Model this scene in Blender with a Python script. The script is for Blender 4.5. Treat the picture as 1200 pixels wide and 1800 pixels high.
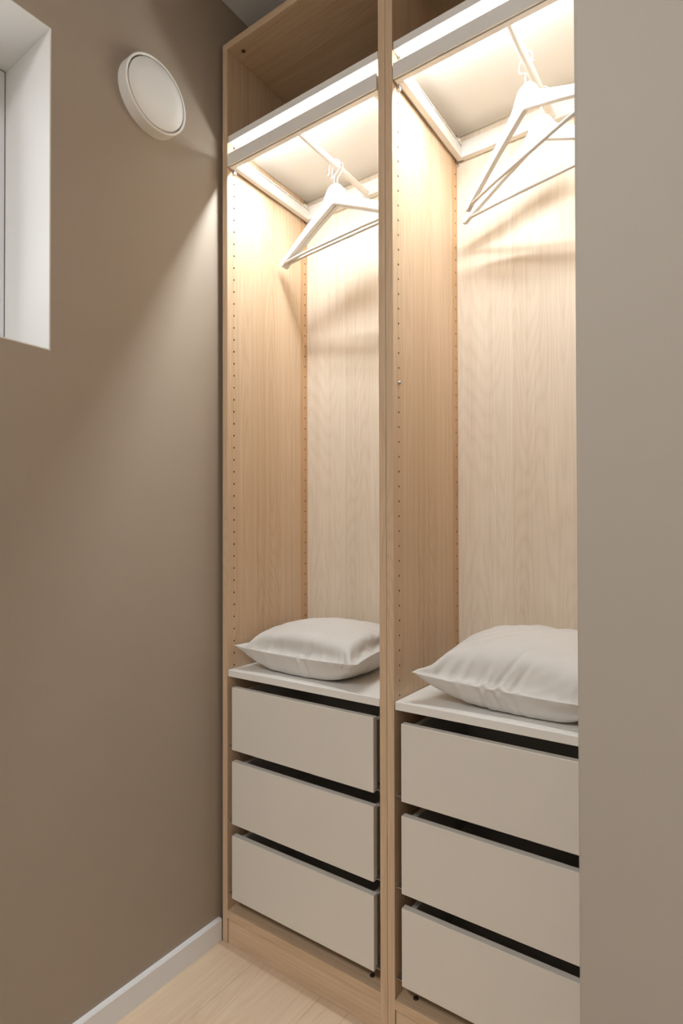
import bpy, bmesh, math, random
import numpy as np
from mathutils import Matrix, Vector

for o in list(bpy.data.objects):
    bpy.data.objects.remove(o)
scene = bpy.context.scene
COL = scene.collection

# ------------------------------------------------------------------ camera
CAM = Vector((1.1197443, -1.0482628, 1.0640524))
YAW, PITCH, ROLL, FPX, PPY = 0.61239466, 0.00994318, -0.00219007, 1000.3341, 929.0618
fw = Vector((-math.sin(YAW)*math.cos(PITCH), math.cos(YAW)*math.cos(PITCH), math.sin(PITCH)))
rt = Vector((math.cos(YAW), math.sin(YAW), 0.0))
up = rt.cross(fw)
rt2 = math.cos(ROLL)*rt + math.sin(ROLL)*up
up2 = -math.sin(ROLL)*rt + math.cos(ROLL)*up
cd = bpy.data.cameras.new('camera')
cd.sensor_fit = 'HORIZONTAL'
cd.sensor_width = 36.0
cd.lens = FPX/1200.0*36.0
cd.shift_y = (PPY-900.0)/1200.0
cd.clip_start = 0.02
cam = bpy.data.objects.new('camera', cd)
COL.objects.link(cam)
m = Matrix.Identity(4)
for i in range(3):
    m[i][0], m[i][1], m[i][2], m[i][3] = rt2[i], up2[i], -fw[i], CAM[i]
cam.matrix_world = m
scene.camera = cam

# ------------------------------------------------------------------ light and exposure
LED_POWER = 34.0        # glow of the light strips' round diffusers
LENS_POWER = 500.0      # the strips' LED lenses, which face straight down
world = bpy.data.worlds.new('overcast_sky')
scene.world = world
world.use_nodes = True
bg = world.node_tree.nodes['Background']
bg.inputs[0].default_value = (0.92, 0.96, 1.0, 1)
bg.inputs[1].default_value = 4.6

def area(name, loc, rot, size, watts, col, shape='DISK', size_y=None):
    l = bpy.data.lights.new(name, 'AREA')
    l.shape = shape
    l.size = size
    if size_y: l.size_y = size_y
    l.energy = watts
    l.color = col
    o = bpy.data.objects.new(name, l)
    o.location = loc
    o.rotation_euler = rot
    COL.objects.link(o)
    return o
# the ceiling lamp of the room the photograph is taken from
area('ceiling_lamp_offscreen', (0.75, -2.0, 2.46), (0, 0, 0), 0.55, 24.0, (0.95, 0.98, 1.0))
# sampling portal of the left window for the sky outside (emits nothing itself)
prt = area('window_left_offscreen', (-0.20, -0.8155, 1.7605), (0, math.radians(-90), 0), 0.64, 1.0, (1, 1, 1), 'RECTANGLE', 0.72)
prt.data.cycles.is_portal = True

vs = scene.view_settings
vs.view_transform = 'Standard'
vs.look = 'None'
vs.gamma = 1.0
vs.exposure = 0.08
vs.use_curve_mapping = False

# ------------------------------------------------------------------ helpers
def s2l(r, g, b):
    f = lambda c: (c/255/12.92) if c/255 <= 0.04045 else ((c/255+0.055)/1.055)**2.4
    return (f(r), f(g), f(b), 1.0)

def tag(o, label=None, cat=None, group=None, kind=None):
    if label: o['label'] = label
    if cat: o['category'] = cat
    if group: o['group'] = group
    if kind: o['kind'] = kind
    return o

def link(name, me, mat, parent=None, smooth=False, bevel=0.0, seg=2):
    o = bpy.data.objects.new(name, me)
    COL.objects.link(o)
    if mat is not None:
        me.materials.append(mat)
    if parent: o.parent = parent
    if smooth:
        for p in me.polygons: p.use_smooth = True
    if bevel > 0:
        b = o.modifiers.new('bevel', 'BEVEL')
        b.width = bevel; b.segments = seg; b.limit_method = 'ANGLE'
        b.angle_limit = math.radians(40)
        b.harden_normals = False
    return o

def empty(name, loc):
    o = bpy.data.objects.new(name, None)
    o.location = loc
    o.empty_display_size = 0.05
    COL.objects.link(o)
    return o

def bm_box(bm, x0, x1, y0, y1, z0, z1):
    v = [bm.verts.new(c) for c in ((x0,y0,z0),(x1,y0,z0),(x1,y1,z0),(x0,y1,z0),
                                   (x0,y0,z1),(x1,y0,z1),(x1,y1,z1),(x0,y1,z1))]
    for f in ((0,3,2,1),(4,5,6,7),(0,1,5,4),(1,2,6,5),(2,3,7,6),(3,0,4,7)):
        bm.faces.new([v[i] for i in f])

def mesh_of(bm, name):
    me = bpy.data.meshes.new(name)
    bmesh.ops.recalc_face_normals(bm, faces=bm.faces)
    bm.to_mesh(me)
    bm.free()
    return me

def box(name, x0, x1, y0, y1, z0, z1, mat, parent=None, bevel=0.0008, seg=2, extra=()):
    bm = bmesh.new()
    bm_box(bm, x0, x1, y0, y1, z0, z1)
    for e in extra: bm_box(bm, *e)
    if parent is not None:
        off = -parent.matrix_world.translation if parent.parent is None else Vector((0,0,0))
        off = -world_loc(parent)
        bmesh.ops.translate(bm, verts=bm.verts, vec=off)
    return link(name, mesh_of(bm, name), mat, parent, bevel=bevel, seg=seg)

def world_loc(o):
    v = Vector(o.location)
    p = o.parent
    while p is not None:
        v += Vector(p.location)
        p = p.parent
    return v

def bm_tube(bm, pts, r, n=10, closed=False):
    pts = [Vector(p) for p in pts]
    rings = []
    prev = None
    N = len(pts)
    for i, p in enumerate(pts):
        a = pts[i-1] if (i > 0 or closed) else pts[i]
        b = pts[(i+1) % N] if (i < N-1 or closed) else pts[i]
        t = (b-a).normalized()
        if prev is None:
            ref = Vector((0,0,1)) if abs(t.z) < 0.9 else Vector((0,1,0))
            nrm = t.cross(ref).normalized()
        else:
            nrm = (prev - t*prev.dot(t)).normalized()
        prev = nrm
        bn = t.cross(nrm)
        rr = r[i] if isinstance(r, (list, tuple)) else r
        rings.append([bm.verts.new(p + nrm*(rr*math.cos(2*math.pi*k/n)) + bn*(rr*math.sin(2*math.pi*k/n))) for k in range(n)])
    for i in range(N-1 if not closed else N):
        A, B = rings[i], rings[(i+1) % N]
        for k in range(n):
            bm.faces.new((A[k], A[(k+1) % n], B[(k+1) % n], B[k]))
    if not closed:
        bm.faces.new(rings[0][::-1]); bm.faces.new(rings[-1])

def bm_lathe(bm, prof, c, ax, n=64):
    """prof = [(radius, height)], revolved about axis ax through c"""
    ax = Vector(ax).normalized()
    a = ax.orthogonal().normalized(); b = ax.cross(a)
    rings = []
    for r, h in prof:
        if r < 1e-6:
            rings.append([bm.verts.new(Vector(c)+ax*h)])
        else:
            rings.append([bm.verts.new(Vector(c)+ax*h+(a*math.cos(2*math.pi*k/n)+b*math.sin(2*math.pi*k/n))*r) for k in range(n)])
    for A, B in zip(rings[:-1], rings[1:]):
        for k in range(n):
            k2 = (k+1) % n
            if len(A) == 1 and len(B) == 1: continue
            if len(A) == 1: bm.faces.new((A[0], B[k], B[k2]))
            elif len(B) == 1: bm.faces.new((A[k], A[k2], B[0]))
            else: bm.faces.new((A[k], A[k2], B[k2], B[k]))

# ------------------------------------------------------------------ materials
class NT:
    def __init__(self, name):
        self.m = bpy.data.materials.new(name)
        self.m.use_nodes = True
        self.t = self.m.node_tree
        self.b = self.t.nodes['Principled BSDF']
    def n(self, kind, **kw):
        nd = self.t.nodes.new(kind)
        for k, v in kw.items(): setattr(nd, k, v)
        return nd
    def l(self, a, b): self.t.links.new(a, b)
    def math(self, op, a, b=None, c=None):
        nd = self.n('ShaderNodeMath', operation=op)
        for i, s in enumerate((a, b, c)):
            if s is None: continue
            if isinstance(s, (int, float)): nd.inputs[i].default_value = s
            else: self.l(s, nd.inputs[i])
        return nd.outputs[0]
    def comb(self, x, y, z):
        nd = self.n('ShaderNodeCombineXYZ')
        for i, s in enumerate((x, y, z)):
            if isinstance(s, (int, float)): nd.inputs[i].default_value = s
            else: self.l(s, nd.inputs[i])
        return nd.outputs[0]
    def noise(self, vec, scale=1.0, detail=3.0, rough=0.55, dist=0.0):
        nd = self.n('ShaderNodeTexNoise')
        self.l(vec, nd.inputs['Vector'])
        nd.inputs['Scale'].default_value = scale
        nd.inputs['Detail'].default_value = detail
        nd.inputs['Roughness'].default_value = rough
        nd.inputs['Distortion'].default_value = dist
        return nd.outputs['Fac']
    def ramp(self, fac, stops):
        nd = self.n('ShaderNodeValToRGB')
        e = nd.color_ramp.elements
        while len(e) < len(stops): e.new(0.5)
        for el, (p, c) in zip(e, stops):
            el.position = p; el.color = c
        self.l(fac, nd.inputs[0])
        return nd.outputs['Color']
    def mix(self, mode, fac, a, b):
        nd = self.n('ShaderNodeMix', data_type='RGBA', blend_type=mode)
        for i, s in ((0, fac), (6, a), (7, b)):
            if isinstance(s, (int, float)): nd.inputs[i].default_value = s
            elif isinstance(s, tuple): nd.inputs[i].default_value = s
            else: self.l(s, nd.inputs[i])
        return nd.outputs[2]
    def bump(self, h, strength, dist=0.001):
        nd = self.n('ShaderNodeBump')
        nd.inputs['Strength'].default_value = strength
        nd.inputs['Distance'].default_value = dist
        self.l(h, nd.inputs['Height'])
        self.l(nd.outputs[0], self.b.inputs['Normal'])

def paint(name, rgb, rough=0.6, var=0.02, bump=0.08, scale=350.0, spec=0.4):
    k = NT(name)
    tc = k.n('ShaderNodeTexCoord').outputs['Object']
    n1 = k.noise(tc, 3.0, 2.0)
    c = s2l(*rgb)
    lo = tuple(x*(1-var) for x in c[:3])+(1,)
    hi = tuple(min(1, x*(1+var)) for x in c[:3])+(1,)
    k.l(k.ramp(n1, [(0.3, lo), (0.7, hi)]), k.b.inputs['Base Color'])
    k.b.inputs['Roughness'].default_value = rough
    k.b.inputs['Specular IOR Level'].default_value = spec
    k.bump(k.noise(tc, scale, 2.0), bump, 0.0006)
    return k.m

def wood(name, lo, mid, hi, grain='z', plank=0.088, seed=0.0, pvar=0.10, rough=0.5, bump=0.12, streak=1.0):
    k = NT(name)
    tc = k.n('ShaderNodeTexCoord').outputs['Object']
    sp = k.n('ShaderNodeSeparateXYZ'); k.l(tc, sp.inputs[0])
    X, Y, Z = sp.outputs
    if grain == 'z': ac, al = k.math('ADD', X, Y), Z
    elif grain == 'x': ac, al = k.math('ADD', Y, Z), X
    else: ac, al = k.math('ADD', X, Z), Y
    ac = k.math('ADD', ac, seed)
    # slow waviness of the grain
    wob = k.noise(k.comb(k.math('MULTIPLY', ac, 6.0), k.math('MULTIPLY', al, 1.3), seed), 1.0, 2.0)
    acw = k.math('ADD', ac, k.math('MULTIPLY', k.math('SUBTRACT', wob, 0.5), 0.022))
    fine = k.noise(k.comb(k.math('MULTIPLY', acw, 520.0), k.math('MULTIPLY', al, 7.0), seed), 1.0, 3.0, 0.6)
    midn = k.noise(k.comb(k.math('MULTIPLY', acw, 95.0), k.math('MULTIPLY', al, 0.9), seed+3.1), 1.0, 3.0, 0.6)
    # cathedral figure: rings cut by a slow field
    fld = k.noise(k.comb(k.math('MULTIPLY', ac, 9.0), k.math('MULTIPLY', al, 0.75), seed+7.7), 1.0, 1.5, 0.4)
    rings = k.math('ABSOLUTE', k.math('SINE', k.math('MULTIPLY', fld, 115.0)))
    pid = k.math('FLOOR', k.math('DIVIDE', ac, plank))
    wn = k.n('ShaderNodeTexWhiteNoise', noise_dimensions='1D')
    k.l(k.math('ADD', pid, seed*13.7), wn.inputs['W'])
    f = k.math('ADD', k.math('MULTIPLY', fine, 0.42*streak), k.math('MULTIPLY', midn, 0.42))
    f = k.math('ADD', f, k.math('MULTIPLY', rings, 0.10))
    f = k.math('ADD', f, k.math('MULTIPLY', k.math('SUBTRACT', wn.outputs[0], 0.5), pvar*1.6))
    f = k.math('ADD', f, 0.5-0.21*streak-0.21-0.065)
    col = k.ramp(f, [(0.22, s2l(*lo)), (0.5, s2l(*mid)), (0.78, s2l(*hi))])
    k.l(col, k.b.inputs['Base Color'])
    k.b.inputs['Roughness'].default_value = rough
    k.b.inputs['Specular IOR Level'].default_value = 0.35
    k.bump(fine, bump, 0.0004)
    return k.m

def plain(name, rgb, rough=0.5, metal=0.0, spec=0.5):
    k = NT(name)
    tc = k.n('ShaderNodeTexCoord').outputs['Object']
    c = s2l(*rgb)
    n1 = k.noise(tc, 40.0, 2.0)
    k.l(k.ramp(n1, [(0.3, tuple(x*0.97 for x in c[:3])+(1,)), (0.7, c)]), k.b.inputs['Base Color'])
    k.b.inputs['Roughness'].default_value = rough
    k.b.inputs['Metallic'].default_value = metal
    k.b.inputs['Specular IOR Level'].default_value = spec
    return k.m

M = {}
M['wall'] = paint('taupe_wall_paint', (164, 149, 133), 0.55, 0.015, 0.05)
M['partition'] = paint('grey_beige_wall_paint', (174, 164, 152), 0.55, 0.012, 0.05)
M['white_wall'] = paint('white_wall_paint', (226, 223, 218), 0.6, 0.012, 0.05)
M['ceiling'] = paint('ceiling_paint', (240, 240, 240), 0.8)
M['white_trim'] = paint('white_trim_paint', (234, 233, 234), 0.4, 0.01, 0.03)
M['reveal'] = paint('white_reveal_paint', (232, 229, 224), 0.6, 0.01, 0.03)
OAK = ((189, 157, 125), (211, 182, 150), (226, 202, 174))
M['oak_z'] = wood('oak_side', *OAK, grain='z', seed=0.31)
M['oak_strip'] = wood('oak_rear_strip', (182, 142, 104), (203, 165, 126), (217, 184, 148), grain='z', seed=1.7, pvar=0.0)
M['oak_back'] = wood('oak_back', (208, 188, 164), (224, 207, 186), (236, 222, 204), grain='z', seed=2.23, pvar=0.10)
M['oak_x'] = wood('oak_horizontal', *OAK, grain='x', seed=3.3, plank=0.12)
M['oak_edge'] = wood('oak_front_edge', *OAK, grain='z', seed=4.9, pvar=0.0)
M['core'] = plain('raw_chipboard', (150, 112, 78), 0.85)
M['bore_shade'] = plain('bore_shade_brown', (112, 84, 62), 0.5)
M['white_lac'] = paint('white_lacquer', (238, 234, 228), 0.38, 0.006, 0.02)
M['metal_white'] = paint('white_metal', (236, 231, 224), 0.35, 0.006, 0.01)
M['drawer'] = paint('drawer_front_white', (228, 221, 211), 0.42, 0.006, 0.02)
M['drawer_box'] = paint('drawer_box_white', (200, 194, 184), 0.5, 0.006, 0.02)
M['steel'] = plain('zinc_steel', (186, 184, 180), 0.35, 0.9)
M['subfloor'] = plain('grey_screed', (150, 146, 140), 0.9)
M['dark'] = plain('dark_fitting', (46, 34, 28), 0.6)
M['hanger'] = paint('white_hanger_lacquer', (226, 222, 216), 0.35, 0.006, 0.02)
M['wire'] = plain('white_wire', (226, 222, 216), 0.3, 0.2)

def fabric():
    k = NT('white_cotton')
    tc = k.n('ShaderNodeTexCoord').outputs['Object']
    n1 = k.noise(tc, 6.0, 3.0)
    k.l(k.ramp(n1, [(0.3, s2l(212, 206, 200)), (0.7, s2l(220, 215, 209))]), k.b.inputs['Base Color'])
    k.b.inputs['Roughness'].default_value = 0.85
    k.b.inputs['Specular IOR Level'].default_value = 0.2
    k.b.inputs['Sheen Weight'].default_value = 0.15
    w = k.n('ShaderNodeTexWave'); w.inputs['Scale'].default_value = 420.0
    k.l(tc, w.inputs['Vector'])
    k.bump(k.math('ADD', w.outputs['Fac'], k.noise(tc, 260.0, 2.0)), 0.06, 0.0005)
    return k.m
M['fabric'] = fabric()

def led_mat(name, power):
    k = NT(name)
    k.b.inputs['Base Color'].default_value = (1, 1, 1, 1)
    k.b.inputs['Emission Color'].default_value = (0.87, 0.955, 1.0, 1)
    k.b.inputs['Emission Strength'].default_value = power
    return k.m
M['led'] = led_mat('led_diffuser', LED_POWER)
M['lens'] = led_mat('led_lens', LENS_POWER)

def glass_mat():
    k = NT('window_glass')
    tr = k.n('ShaderNodeBsdfTransparent'); gl = k.n('ShaderNodeBsdfGlossy')
    gl.inputs['Roughness'].default_value = 0.02
    fr = k.n('ShaderNodeFresnel'); fr.inputs['IOR'].default_value = 1.45
    mx = k.n('ShaderNodeMixShader')
    k.l(fr.outputs[0], mx.inputs[0]); k.l(tr.outputs[0], mx.inputs[1]); k.l(gl.outputs[0], mx.inputs[2])
    out = [n for n in k.t.nodes if n.type == 'OUTPUT_MATERIAL'][0]
    k.l(mx.outputs[0], out.inputs['Surface'])
    return k.m
M['glass'] = glass_mat()

# ------------------------------------------------------------------ the room
WX = -0.014            # inner face of the left wall
CZ = 2.503             # ceiling
RX = 2.5               # far right wall of the outer room
RY = -2.6              # wall behind the camera
WY0, WY1, WZ0, WZ1 = -1.18, -0.451, 1.434, 2.087   # window opening
bm = bmesh.new()
xo = WX-0.30
bm_box(bm, xo, WX, RY, 0.36, 0, WZ0)
bm_box(bm, xo, WX, RY, 0.36, WZ1, CZ)
bm_box(bm, xo, WX, RY, WY0, WZ0, WZ1)
bm_box(bm, xo, WX, WY1, 0.36, WZ0, WZ1)
bmesh.ops.remove_doubles(bm, verts=bm.verts, dist=1e-6)
tag(link('wall_left', mesh_of(bm, 'wall_left'), M['wall']), kind='structure')
tag(box('wall_back', xo, 1.2, 0.36, 0.46, 0, CZ, M['wall'], bevel=0), kind='structure')
tag(box('wall_right', 1.04, 1.14, -0.35, 0.36, 0, CZ, M['wall'], bevel=0), kind='structure')
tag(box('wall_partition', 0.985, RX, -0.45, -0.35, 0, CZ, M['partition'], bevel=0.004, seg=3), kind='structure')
tag(box('wall_far_right', RX, RX+0.1, RY, -0.35, 0, CZ, M['white_wall'], bevel=0), kind='structure')
tag(box('wall_behind', xo, RX+0.1, RY-0.2, RY, 0, CZ, M['white_wall'], bevel=0), kind='structure')
tag(box('ceiling', xo, RX+0.1, RY-0.2, 0.46, CZ, CZ+0.1, M['ceiling'], bevel=0), kind='structure')

# floor: sub-floor with boards running into the wardrobe
sub = tag(box('floor', xo, RX+0.1, RY-0.1, 0.46, -0.06, -0.012, M['subfloor'], bevel=0), kind='structure')
BW = 0.199
x = 0.319-2*BW
bi = 0
FLO = [wood('floor_board_%d' % i, (214, 187, 156), (228, 204, 176), (236, 214, 190), grain='y', plank=3.0, seed=5.0+i*0.77, pvar=0.22, rough=0.42, bump=0.08, streak=0.8) for i in range(3)]
while x < RX:
    x1 = min(x+BW, RX)
    xa = max(x, WX)
    cuts = [RY, -2.1+0.37*(bi % 3), -0.85-0.31*((bi*2) % 3), 0.36]
    for a, b in zip(cuts[:-1], cuts[1:]):
        box('floor_board', xa+0.0002, x1-0.0002, a+0.0002, b-0.0002, -0.012, 0.0, FLO[bi % 3], sub, bevel=0.0003, seg=1)
        bi += 1
    x += BW

# skirting board along the left wall
bm = bmesh.new()
ty, tx = 0.058, 0.012
prof = [(WX, 0.0), (WX+tx, 0.0), (WX+tx, ty-0.004), (WX+tx-0.003, ty), (WX, ty)]
A = [bm.verts.new((px, RY, pz)) for px, pz in prof]
B = [bm.verts.new((px, -0.0003, pz)) for px, pz in prof]
for k in range(5):
    bm.faces.new((A[k], A[(k+1) % 5], B[(k+1) % 5], B[k]))
bm.faces.new(A[::-1]); bm.faces.new(B)
tag(link('baseboard_left', mesh_of(bm, 'baseboard_left'), M['white_trim']), kind='structure')

# window in the left wall: reveal lining, frame, pane
fx0, fx1 = WX-0.245, WX-0.186
win = box('window_1', fx0, fx1, WY1-0.055, WY1-0.003, WZ0+0.003, WZ1-0.003, M['white_trim'], bevel=0.003,
          extra=[(fx0, fx1, WY0+0.003, WY0+0.055, WZ0+0.003, WZ1-0.003),
                 (fx0, fx1, WY0+0.055, WY1-0.055, WZ0+0.003, WZ0+0.055),
                 (fx0, fx1, WY0+0.055, WY1-0.055, WZ1-0.055, WZ1-0.003)])
tag(win, kind='structure')
box('window_pane', fx0+0.02, fx0+0.026, WY0+0.055, WY1-0.055, WZ0+0.055, WZ1-0.055, M['glass'], win, bevel=0)
t = 0.003
box('window_reveal', fx1, WX+0.0006, WY1-t, WY1+0.0, WZ0, WZ1, M['reveal'], win, bevel=0.0004, seg=1,
    extra=[(fx1, WX+0.0006, WY0, WY0+t, WZ0, WZ1), (fx1, WX+0.0006, WY0+t, WY1-t, WZ1-t, WZ1)])
box('window_sill', fx1, WX+0.0006, WY0+t, WY1-t, WZ0, WZ0+t, M['reveal'], win, bevel=0.0004, seg=1)

# ------------------------------------------------------------------ wardrobes
T, H, W = 0.0177, 2.364, 0.5
DEP = 0.342
SPLIT = 0.304

def perforated(name, xin, xout, y0, y1, z0, z1, yh, zs, mat, parent, r=0.0025, depth=0.013):
    """upright board whose face at xin carries a row of real drilled holes at y=yh"""
    bm = bmesh.new()
    a = 0.006
    sgn = 1 if xout > xin else -1
    o = world_loc(parent)
    V = lambda x, y, z: bm.verts.new((x-o.x, y-o.y, z-o.z))
    # the five closed faces
    for f in (((xout,y0,z0),(xout,y1,z0),(xout,y1,z1),(xout,y0,z1)),
              ((xin,y0,z0),(xout,y0,z0),(xout,y0,z1),(xin,y0,z1)),
              ((xin,y1,z0),(xout,y1,z0),(xout,y1,z1),(xin,y1,z1)),
              ((xin,y0,z0),(xout,y0,z0),(xout,y1,z0),(xin,y1,z0)),
              ((xin,y0,z1),(xout,y0,z1),(xout,y1,z1),(xin,y1,z1))):
        bm.faces.new([V(*p) for p in f])
    q = lambda ya, yb, za, zb: bm.faces.new([V(xin,ya,za),V(xin,yb,za),V(xin,yb,zb),V(xin,ya,zb)])
    q(y0, yh-a, z0, z1); q(yh+a, y1, z0, z1)
    zc = z0
    for z in zs:
        q(yh-a, yh+a, zc, z-a)
        zc = z+a
        n = 8
        ring = []; outer = []
        for k in range(n):
            an = 2*math.pi*k/n
            c, s = math.cos(an), math.sin(an)
            ring.append((yh+r*c, z+r*s))
            mm = max(abs(c), abs(s))
            outer.append((yh+a*c/mm, z+a*s/mm))
        for k in range(n):
            k2 = (k+1) % n
            bm.faces.new([V(xin,*outer[k]),V(xin,*outer[k2]),V(xin,*ring[k2]),V(xin,*ring[k])])
            f = bm.faces.new([V(xin,*ring[k]),V(xin,*ring[k2]),V(xin+sgn*depth,*ring[k2]),V(xin+sgn*depth,*ring[k])])
            f.material_index = 1
        f = bm.faces.new([V(xin+sgn*depth, *c) for c in ring]); f.material_index = 1
    q(yh-a, yh+a, zc, z1)
    bmesh.ops.remove_doubles(bm, verts=bm.verts, dist=1e-6)
    ob = link(name, mesh_of(bm, name), mat, parent)
    ob.data.materials.append(M['core'])
    return ob

ZH = [0.7185+0.032*k for k in range(-18, 51)]
ZH = [z for z in ZH if 0.69 < z < 2.09]
YH1, YH2 = 0.0245, 0.325

def rod_mesh(bm, x, y0, y1, z, r):
    bm_tube(bm, [(x, y0, z), (x, y1, z)], r, 20)

def make_wardrobe(x0, rodx, label, cover):
    root = empty('wardrobe', (x0, 0, 0))
    bpy.context.view_layer.update()
    tag(root, label, 'wardrobe', 'open wardrobe units')
    xi, xj = x0+T, x0+W-T
    e = 0.0004
    xo0, xo1 = x0+e, x0+W-e
    for side, xin, xout in ((0, xi, xo0), (1, xj, xo1)):
        sp = perforated('side_panel', xin, xout, 0.0012, SPLIT, 0.0, H, YH1, ZH, M['oak_z'], root)
        box('edge_band', min(xin, xout), max(xin, xout), 0.0, 0.0012, 0.0, H, M['oak_edge'], sp, bevel=0.0005, seg=1)
        xs = xin + (0.0006 if side == 0 else -0.0006)
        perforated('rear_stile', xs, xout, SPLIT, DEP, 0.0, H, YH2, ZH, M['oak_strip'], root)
    tp = box('top_panel', xi, xj, 0.0, 0.336, H-0.018, H+0.0006, M['oak_x'], root)
    # cam-lock bores under the top: flat discs, the hole's shade painted brown
    for cx in (x0+0.049, x0+W-0.049):
        bm = bmesh.new()
        bm_lathe(bm, [(0.0062, -0.0004), (0.0062, 0.0), (0.0046, 0.0), (0.0046, -0.0004)][::-1], (cx-x0, 0.029, H-0.018), (0, 0, -1), 24)
        bm_lathe(bm, [(0.0, 0.0003), (0.0046, 0.0003)], (cx-x0, 0.029, H-0.018), (0, 0, -1), 24)
        link('cam_lock', mesh_of(bm, 'cam_lock'), M['bore_shade'], tp)
    bp = box('bottom_panel', xi, xj, 0.0, 0.336, 0.066, 0.086, M['oak_x'], root)
    for cx in (x0+cover,):
        bm = bmesh.new()
        bm_lathe(bm, [(0.0, 0.003), (0.004, 0.0028), (0.0056, 0.0015), (0.006, 0.0)], (cx-x0, 0.029, 0.086), (0, 0, 1), 20)
        link('cam_cover', mesh_of(bm, 'cam_cover'), M['dark'], bp, smooth=True)
    box('plinth', xi+0.001, xj-0.001, 0.0028, 0.019, 0.0, 0.0638, M['oak_x'], root)
    box('back_panel', xi+0.0008, xj-0.0008, 0.336, 0.342, 0.066, H-0.001, M['oak_back'], root, bevel=0)
    # white shelves
    sx0, sx1 = xi+0.0016, xj-0.0016
    s1 = box('shelf', sx0, sx1, 0.0015, 0.334, 2.0965, 2.1145, M['white_lac'], root, bevel=0.001)
    s2 = box('shelf', sx0, sx1, 0.0015, 0.334, 0.6932, 0.7107, M['white_lac'], root, bevel=0.001)
    for sh, zz in ((s1, 2.0965), (s2, 0.6932)):
        for px in (xi, xj):
            for py in (YH1, YH2-0.002):
                d = 0.007 if px == xi else -0.007
                box('shelf_pin', min(px, px+d), max(px, px+d), py-0.0025, py+0.0025, zz-0.005, zz, M['steel'], sh, bevel=0.0005, seg=1)
    # pull-out frame under the upper shelf
    zb = 2.031
    fr = empty('pull_out_frame', (0, 0, 0)); fr.parent = root
    front = box('front_rail', xi+0.0028, xj-0.0028, -0.002, 0.0012, zb+0.0012, 2.065, M['metal_white'], fr, bevel=0.0006,
                extra=[(xi+0.0034, xj-0.0034, 0.0038, 0.0155, zb, 2.0635), (xi+0.0034, xj-0.0034, 0.0012, 0.0038, zb+0.014, 2.0635)])
    # the rear rail and the two side rails
    box('rear_rail', x0+0.0385, x0+W-0.0385, 0.318, 0.3352, zb, 2.071, M['metal_white'], fr, bevel=0.001)
    for s in (0, 1):
        X = (lambda v: x0+v) if s == 0 else (lambda v: x0+W-v)
        b2 = lambda nm, a, b, y0, y1, z0, z1, mt, ex=(), bv=0.0008: box(nm, min(X(a), X(b)), max(X(a), X(b)), y0, y1, z0, z1, mt, fr, bevel=bv, seg=1,
              extra=[(min(X(p[0]), X(p[1])), max(X(p[0]), X(p[1])))+tuple(p[2:]) for p in ex])
        b2('side_rail', 0.0235, 0.0385, 0.0155, 0.330, zb, 2.0595, M['metal_white'])
        # slotted lip above the rail, carried on tabs
        b2('rail_lip', 0.0365, 0.0385, 0.020, 0.300, 2.0618, 2.0655, M['metal_white'],
           [(0.0365, 0.0385, y, y+0.007, 2.0595, 2.0618) for y in (0.02, 0.085, 0.155, 0.215, 0.285)], 0.0)
        b2('lip_catch', 0.033, 0.042, 0.296, 0.308, 2.0595, 2.0685, M['metal_white'], [(0.039, 0.042, 0.308, 0.316, 2.0595, 2.063)], 0.0006)
        b2('runner', 0.0177, 0.0215, 0.018, 0.334, zb+0.004, 2.0605, M['steel'])
        for yy in (0.0185, 0.333):
            b2('runner_clip', 0.0180, 0.0255, yy, yy+0.0075, zb-0.0085, zb-0.0065, M['metal_white'],
               [(0.0180, 0.0195, yy, yy+0.0075, zb-0.0065, zb+0.006), (0.0245, 0.0255, yy, yy+0.0075, zb-0.0065, zb)], 0.0)
    bm = bmesh.new()
    rod_mesh(bm, rodx-x0, 0.0155, 0.318, 2.040, 0.0085)
    link('clothes_rod', mesh_of(bm, 'clothes_rod'), M['metal_white'], fr, smooth=False)
    # light strip behind the front rail
    bm = bmesh.new()
    bm_tube(bm, [(xi+0.020-x0, 0.0300, 2.0705), (xj-0.020-x0, 0.0300, 2.0705)], 0.0050, 12)
    led = link('led_strip', mesh_of(bm, 'led_strip'), M['led'], root, smooth=True)
    for hx in (xi+0.026, x0+0.248, xj-0.030):
        box('strip_holder', hx, hx+0.004, 0.0155, 0.0256, 2.0605, 2.0700, M['metal_white'], led, bevel=0.0004)
    lens = box('led_lens', xi+0.020, xj-0.020, 0.0262, 0.0340, 2.0640, 2.0650, M['lens'], led, bevel=0)
    lens.data.materials.append(M['metal_white'])          # opaque body; only the underside gives light
    for f in lens.data.polygons:
        f.material_index = 0 if f.normal.z < -0.5 else 1
    # drawers
    for k in range(3):
        zt = 0.667-0.1915*k
        z0_ = zt-0.162
        a, b = x0+0.0340, x0+0.4660
        d = box('drawer', a+0.006, a+0.018, 0.016, 0.322, z0_+0.012, zt-0.012, M['drawer_box'], root, bevel=0.0006,
                extra=[(b-0.018, b-0.006, 0.016, 0.322, z0_+0.012, zt-0.012), (a+0.018, b-0.018, 0.310, 0.322, z0_+0.012, zt-0.012),
                       (a+0.018, b-0.018, 0.016, 0.310, z0_+0.018, z0_+0.026), (a+0.018, b-0.018, 0.016, 0.026, z0_+0.026, zt-0.014)])
        box('drawer_front', a, b, 0.0, 0.016, z0_, zt, M['drawer'], d, bevel=0.0012)
        for xa, xb in ((xi, a+0.006), (b-0.006, xj)):
            box('drawer_runner', xa, xb, 0.006, 0.318, z0_+0.0055, z0_+0.0070, M['steel'], d, bevel=0,
                extra=[(xa if xa == xi else xb-0.0015, xa+0.0015 if xa == xi else xb, 0.045, 0.318, z0_+0.0070, z0_+0.030)])
    return root

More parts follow.
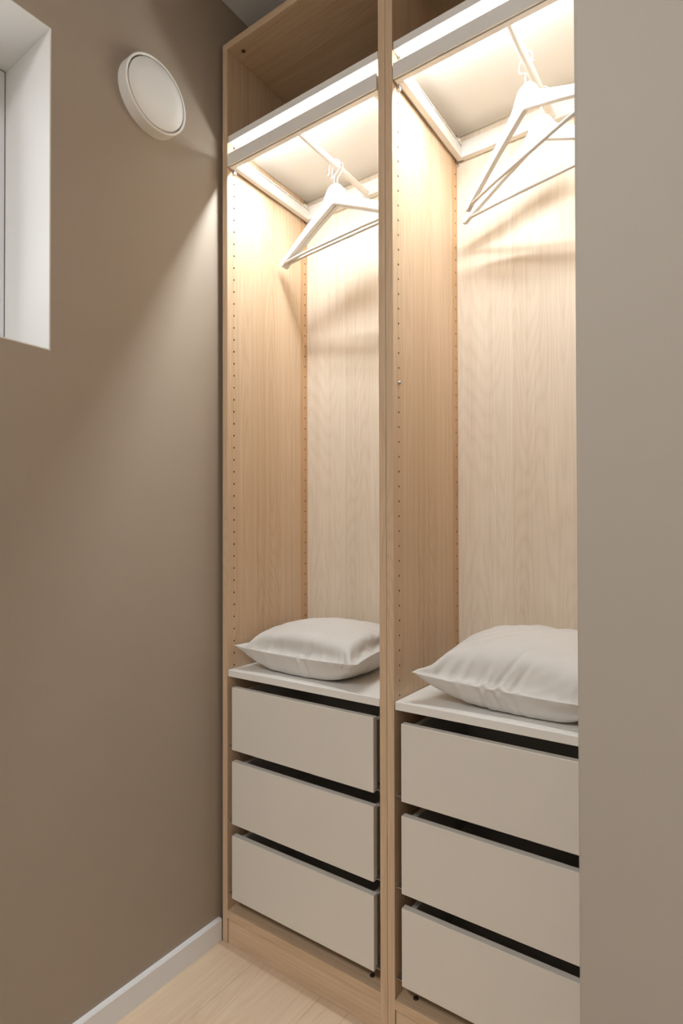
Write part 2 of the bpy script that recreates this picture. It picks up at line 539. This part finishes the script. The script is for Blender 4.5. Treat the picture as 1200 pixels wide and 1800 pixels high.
wl = make_wardrobe(0.0, 0.249, 'open oak wardrobe unit against the taupe wall, nested pair of hangers inside', W-0.0565)
wr = make_wardrobe(0.5, 0.764, 'open oak wardrobe unit farther from the taupe wall, two hangers hanging apart', 0.0516)
# one small metal pin left in a hole of the right unit's upright
bm = bmesh.new()
bm_lathe(bm, [(0.0, 0.006), (0.0022, 0.005), (0.0036, 0.001), (0.0036, 0.0), (0.0022, -0.006)], (T, YH1, 1.3905), (1, 0, 0), 16)
link('metal_pin', mesh_of(bm, 'metal_pin'), M['steel'], wr, smooth=True)

# ------------------------------------------------------------------ hangers
def hanger(xc, yc, th, zb, label, flip=1, lean=0.0):
    root = empty('clothes_hanger', (xc, yc, zb))
    root.rotation_euler = (0, 0, th)
    tag(root, label, 'hanger', 'white wooden hangers')
    # outline of half the body in (u, v), from the top of the head to the tip and back under
    up_ = [(0.000, 0.1500), (0.008, 0.1493), (0.0145, 0.1468), (0.0200, 0.1425), (0.0245, 0.1367), (0.0285, 0.1295), (0.0330, 0.1217), (0.0390, 0.1145),
           (0.0470, 0.1080), (0.0570, 0.1015), (0.100, 0.0755), (0.150, 0.0475), (0.195, 0.0235), (0.2100, 0.0160), (0.2145, 0.0110), (0.2145, 0.0045), (0.2105, 0.0)]
    dn = [(0.2030, 0.0), (0.1960, 0.0045), (0.150, 0.0265), (0.100, 0.0510), (0.057, 0.0715), (0.020, 0.0895), (0.006, 0.0962), (0.0, 0.0980)]
    half = up_ + dn
    th_ = 0.0062
    bm = bmesh.new()
    full = [(u, v) for u, v in half] + [(-u, v) for u, v in half[::-1][1:-1]]
    fr_, bk = [], []
    for u, v in full:
        # slight boomerang curve of the arms towards the back
        c = 0.010*(abs(u)/0.215)**2
        fr_.append(bm.verts.new((u, -th_+c, v)))
        bk.append(bm.verts.new((u, th_+c, v)))
    n = len(full)
    nh = len(half)
    # faces: pair upper and lower outline as strips
    iu = list(range(0, len(up_)))
    il = list(range(nh-1, len(up_)-2, -1))
    def strip(vs, idx_u, idx_l, rev):
        i = j = 0
        while i < len(idx_u)-1 or j < len(idx_l)-1:
            if j >= len(idx_l)-1 or (i < len(idx_u)-1 and full[idx_u[i+1]][0]*sg <= full[idx_l[j+1]][0]*sg):
                f = (vs[idx_u[i]], vs[idx_u[i+1]], vs[idx_l[j]]); i += 1
            else:
                f = (vs[idx_u[i]], vs[idx_l[j+1]], vs[idx_l[j]]); j += 1
            if len(set(f)) == 3:
                try: bm.faces.new(f[::-1] if rev else f)
                except ValueError: pass
    sg = 1
    strip(fr_, iu, il, False); strip(bk, iu, il, True)
    mir = lambda i: 0 if i == 0 else (nh-1 if i == nh-1 else n-i)
    sg = -1
    strip(fr_, [mir(i) for i in iu], [mir(i) for i in il], True); strip(bk, [mir(i) for i in iu], [mir(i) for i in il], False)
    for k in range(n):
        k2 = (k+1) % n
        bm.faces.new((fr_[k], bk[k], bk[k2], fr_[k2]))
    link('shoulder_body', mesh_of(bm, 'shoulder_body'), M['hanger'], root, bevel=0.0022, seg=2)
    bm = bmesh.new()
    bm_tube(bm, [(-0.2085, 0.0075, 0.0090), (-0.1, 0.003, 0.0090), (0.1, 0.003, 0.0090), (0.2085, 0.0075, 0.0090)], 0.0040, 14)
    link('trouser_bar', mesh_of(bm, 'trouser_bar'), M['hanger'], root, smooth=True)
    # wire hook
    bm = bmesh.new()
    pts = [(0, 0, 0.140), (0, 0, 0.1720), (0.0015*flip, 0, 0.1755)]
    cz, R = 0.1965, 0.0190
    for k in range(0, 19):
        an = math.radians(-62 + k*(262/18.0))
        pts.append((flip*R*math.cos(an), 0, cz+R*math.sin(an)))
    pts += [(-flip*0.0185, 0, 0.1865), (-flip*0.0205, 0, 0.1835), (-flip*0.0235, 0, 0.1830)]
    bm_tube(bm, pts, 0.0015, 10)
    link('wire_hook', mesh_of(bm, 'wire_hook'), M['wire'], root, smooth=True)
    return root

hanger(0.249, 0.1620, -0.105, 1.8350, 'white wooden hanger hanging in front of its twin, beside the taupe wall', 1)
hanger(0.249, 0.1765, -0.100, 1.8350, 'white wooden hanger tucked close behind its twin, beside the taupe wall', 1)
hanger(0.764, 0.1188, -0.5436, 1.8350, 'white wooden hanger swivelled strongly on the rod, its arm coming out of the wardrobe', -1)
hanger(0.764, 0.2282, -0.2156, 1.8350, 'white wooden hanger facing forward behind the swivelled hanger, close to the rear rail', 1)

# ------------------------------------------------------------------ pillows (cloth inflated by a small solver)
def pillow(corners, name, label, zs, xlim, ylim, seed, vol=0.0052, N=60, rest=(0.412, 0.368), folds=()):
    """corners: front-left, front-right, back-right, back-left; zs = shelf top, xlim/ylim = cabinet walls"""
    rng = np.random.default_rng(seed)
    u = np.linspace(0, 1, N)
    U, Vv = np.meshgrid(u, u, indexing='ij')
    c = [np.array(k, float) for k in corners]
    flat = ((1-U)*(1-Vv))[..., None]*c[0] + (U*(1-Vv))[..., None]*c[1] + (U*Vv)[..., None]*c[2] + ((1-U)*Vv)[..., None]*c[3]
    border = flat.copy()
    cin = 0.016
    border[..., 1] += cin*4*U*(1-U)*(1-2*Vv)
    border[..., 0] += cin*4*Vv*(1-Vv)*(1-2*U)
    border[..., 2] -= 0.010*4*U*(1-U)*(1-Vv)
    bulge = (np.sin(np.pi*U)*np.sin(np.pi*Vv))[..., None]*np.array([0, 0, 1.0])
    nz = rng.normal(0, 0.0012, flat.shape)
    top = flat + bulge*0.03 + nz*bulge[..., 2:3]
    bot = flat - bulge*0.03 + nz*bulge[..., 2:3]
    P = np.stack([top, bot])                       # 2,N,N,3
    vel = np.zeros_like(P)
    ru, rv = rest[0]/(N-1), rest[1]/(N-1)
    rd = math.hypot(ru, rv)
    def cons(A, B, r, ks, kc):
        d = B-A
        L = np.sqrt((d*d).sum(-1, keepdims=True))+1e-9
        e = (L-r)
        k = np.where(e > 0, ks, kc)
        s = 0.5*k*e*d/L
        A += s; B -= s
    def solve():
        for off in (0, 1):
            n = (N-off)//2*2
            cons(P[:, off:off+n:2], P[:, off+1:off+n:2], ru, 0.95, 0.06)
            cons(P[:, :, off:off+n:2], P[:, :, off+1:off+n:2], rv, 0.95, 0.06)
        for i0 in (0, 1):
            for j0 in (0, 1):
                A = P[:, i0:N-1:2, j0:N-1:2]; B = P[:, i0+1:N:2, j0+1:N:2]
                k = min(A.shape[1], B.shape[1]), min(A.shape[2], B.shape[2])
                cons(A[:, :k[0], :k[1]], B[:, :k[0], :k[1]], rd, 0.30, 0.02)
                A = P[:, i0+1:N:2, j0:N-1:2]; B = P[:, i0:N-1:2, j0+1:N:2]
                k = min(A.shape[1], B.shape[1]), min(A.shape[2], B.shape[2])
                cons(A[:, :k[0], :k[1]], B[:, :k[0], :k[1]], rd, 0.30, 0.02)
        # seam: both sheets share the border
        for sl in ((0, slice(None)), (N-1, slice(None)), (slice(None), 0), (slice(None), N-1)):
            mm = 0.5*(P[0][sl]+P[1][sl]); P[0][sl] = mm; P[1][sl] = mm
        P[..., 2] = np.maximum(P[..., 2], zs+0.0012)
        P[..., 1] = np.minimum(P[..., 1], ylim)
        P[..., 0] = np.clip(P[..., 0], xlim[0], xlim[1])
        for sl, kk in (((slice(None), slice(0, 1)), 0.45), ((slice(0, 1), slice(None)), 0.30), ((slice(N-1, N), slice(None)), 0.30), ((slice(None), slice(N-1, N)), 0.20)):
            for s_ in (0, 1):
                P[s_][sl] += kk*(border[sl]-P[s_][sl])
    dt = 1/60.0
    for step in range(150):
        nrm = np.zeros_like(P)
        du = np.gradient(P, axis=1); dv = np.gradient(P, axis=2)
        nrm = np.cross(du, dv)
        nrm[1] *= -1
        # enclosed volume (as height between the sheets over the plan area)
        vol_now = max(1e-5, float(((P[0]-P[1])*nrm[0]).sum()))
        pr = 1.6*(vol/vol_now-1.0)
        pr = min(max(pr, -2.0), 9.0)
        ln = np.sqrt((nrm*nrm).sum(-1, keepdims=True))+1e-12
        acc = nrm/ln*pr*4.0
        acc[..., 2] -= 0.05
        vel = (vel+acc*dt)*0.90
        old = P.copy()
        P += vel*dt
        for it in range(9): solve()
        vel = (P-old)/dt*0.95
    # light smoothing keeps folds but removes grid noise
    for it in range(3):
        Q = P.copy()
        Q[:, 1:-1, 1:-1] = 0.5*P[:, 1:-1, 1:-1] + 0.125*(P[:, 2:, 1:-1]+P[:, :-2, 1:-1]+P[:, 1:-1, 2:]+P[:, 1:-1, :-2])
        P = Q
    # refine the grid, then press in the short creases that run out from the front seam
    for ax_ in (1, 2):
        sh = list(P.shape); sh[ax_] = 2*N-1
        Q = np.zeros(sh)
        a_ = [slice(None)]*4; b_ = [slice(None)]*4; lo_ = [slice(None)]*4; hi_ = [slice(None)]*4
        a_[ax_] = slice(0, None, 2); b_[ax_] = slice(1, None, 2); lo_[ax_] = slice(0, -1); hi_[ax_] = slice(1, None)
        Q[tuple(a_)] = P
        Q[tuple(b_)] = 0.5*(P[tuple(lo_)]+P[tuple(hi_)])
        P = Q
    N = 2*N-1
    Q = P.copy()
    Q[:, 1:-1, 1:-1] = 0.4*P[:, 1:-1, 1:-1] + 0.15*(P[:, 2:, 1:-1]+P[:, :-2, 1:-1]+P[:, 1:-1, 2:]+P[:, 1:-1, :-2])
    P = Q
    nrm = np.cross(np.gradient(P, axis=1), np.gradient(P, axis=2))
    nrm[1] *= -1
    nrm /= np.sqrt((nrm*nrm).sum(-1, keepdims=True))+1e-12
    uu = np.linspace(0, rest[0], N)[:, None]
    dd = np.linspace(0, rest[1], N)[None, :]
    disp = np.zeros((2, N, N))
    for (fu, amp, wid, ln, slant, low) in folds:
        c0 = fu*rest[0]+slant*dd
        q = (uu-c0)/wid
        ridge = (1-0.9*q*q)*np.exp(-q*q*0.9)
        fade = np.clip(dd/0.010, 0, 1)*np.exp(-(dd/ln)**2)
        disp[0] += amp*ridge*fade
        disp[1] += amp*low*ridge*fade
    P = P + nrm*disp[..., None]
    P[..., 2] = np.maximum(P[..., 2], zs+0.0010)
    verts, faces = [], []
    idx = -np.ones((2, N, N), int)
    for s in range(2):
        for i in range(N):
            for j in range(N):
                if s == 1 and (i in (0, N-1) or j in (0, N-1)):
                    idx[1, i, j] = idx[0, i, j]
                else:
                    idx[s, i, j] = len(verts); verts.append(P[s, i, j])
    org = np.array([np.mean([v[0] for v in verts]), np.mean([v[1] for v in verts]), zs])
    verts = [tuple(v-org) for v in verts]
    for s in range(2):
        for i in range(N-1):
            for j in range(N-1):
                f = [int(idx[s, i, j]), int(idx[s, i+1, j]), int(idx[s, i+1, j+1]), int(idx[s, i, j+1])]
                faces.append(f if s == 0 else f[::-1])
    me = bpy.data.meshes.new(name)
    me.from_pydata(verts, [], faces)
    me.update()
    o = link(name, me, M['fabric'], None, smooth=True)
    o.location = tuple(org)
    sd = o.modifiers.new('subdivision', 'SUBSURF'); sd.levels = 1; sd.render_levels = 1
    tag(o, label, 'pillow', 'white pillows on the drawer shelves')
    return o

ZS = 0.7107
pillow([(0.026, 0.012, 0.774), (0.420, 0.006, 0.774), (0.405, 0.318, 0.786), (0.050, 0.318, 0.784)], 'pillow',
       'plump white cotton pillow on the shelf beside the taupe wall', ZS, (T+0.004, 0.5-T-0.004), 0.332, 4, vol=0.0080,
       folds=[(0.09, 0.004, 0.010, 0.05, 0.25, 0.3), (0.17, -0.005, 0.011, 0.07, 0.30, 0.4), (0.26, 0.005, 0.010, 0.06, 0.15, 0.5), (0.33, -0.005, 0.012, 0.075, 0.2, 0.3),
              (0.42, 0.003, 0.012, 0.05, 0.1, 0.5), (0.53, 0.006, 0.008, 0.045, 0.15, 0.9), (0.565, -0.006, 0.007, 0.05, 0.25, 0.6), (0.70, 0.003, 0.010, 0.035, -0.1, 0.4),
              (0.79, 0.004, 0.008, 0.035, -0.1, 0.5), (0.87, -0.005, 0.009, 0.05, -0.25, 0.5), (0.93, 0.004, 0.008, 0.05, -0.3, 0.6)])
pillow([(0.550, 0.012, 0.775), (0.945, 0.010, 0.765), (0.940, 0.325, 0.806), (0.615, 0.325, 0.818)], 'pillow',
       'white cotton pillow in the wardrobe unit farther from the taupe wall, creased along its front', ZS, (0.5+T+0.004, 1.0-T-0.004), 0.332, 9, vol=0.0086,
       folds=[(0.10, 0.004, 0.012, 0.05, 0.2, 0.3), (0.20, -0.006, 0.010, 0.065, 0.35, 0.2), (0.25, 0.005, 0.008, 0.05, 0.25, 0.9), (0.34, -0.004, 0.008, 0.05, 0.3, 0.8),
              (0.38, 0.006, 0.007, 0.05, 0.2, 1.0), (0.42, -0.006, 0.008, 0.08, 0.45, 0.6), (0.46, 0.006, 0.008, 0.05, 0.1, 0.9), (0.505, -0.006, 0.008, 0.06, 0.4, 0.6),
              (0.56, 0.003, 0.010, 0.04, 0.1, 0.5), (0.72, 0.003, 0.012, 0.05, 0.1, 0.6), (0.82, -0.004, 0.012, 0.06, 0.0, 0.5)])

# ------------------------------------------------------------------ round wall lamp
LC = (WX, -0.2174, 2.0884); LR = 0.0835; LT = 0.0295
lamp = empty('wall_lamp', LC)
tag(lamp, 'round flat white lamp mounted on the taupe wall', 'lamp')
bm = bmesh.new()
bm_lathe(bm, [(LR-0.004, 0.0), (LR, 0.0), (LR, LT-0.0015), (LR-0.0015, LT), (LR-0.004, LT), (LR-0.0052, LT-0.0012), (LR-0.0056, LT-0.012), (0.0, LT-0.012)], (0, 0, 0), (1, 0, 0), 96)
o = link('lamp_ring', mesh_of(bm, 'lamp_ring'), M['white_lac'], lamp, smooth=True)
o.modifiers.new('edge', 'EDGE_SPLIT').split_angle = math.radians(40)
bm = bmesh.new()
bm_lathe(bm, [(LR-0.0085, LT-0.012), (LR-0.0085, LT-0.001), (LR-0.0095, LT+0.0002), (LR*0.6, LT+0.0012), (0.0, LT+0.0018)], (0, 0, 0), (1, 0, 0), 96)
o = link('diffuser_disc', mesh_of(bm, 'diffuser_disc'), M['reveal'], lamp, smooth=True)
o.modifiers.new('edge', 'EDGE_SPLIT').split_angle = math.radians(50)
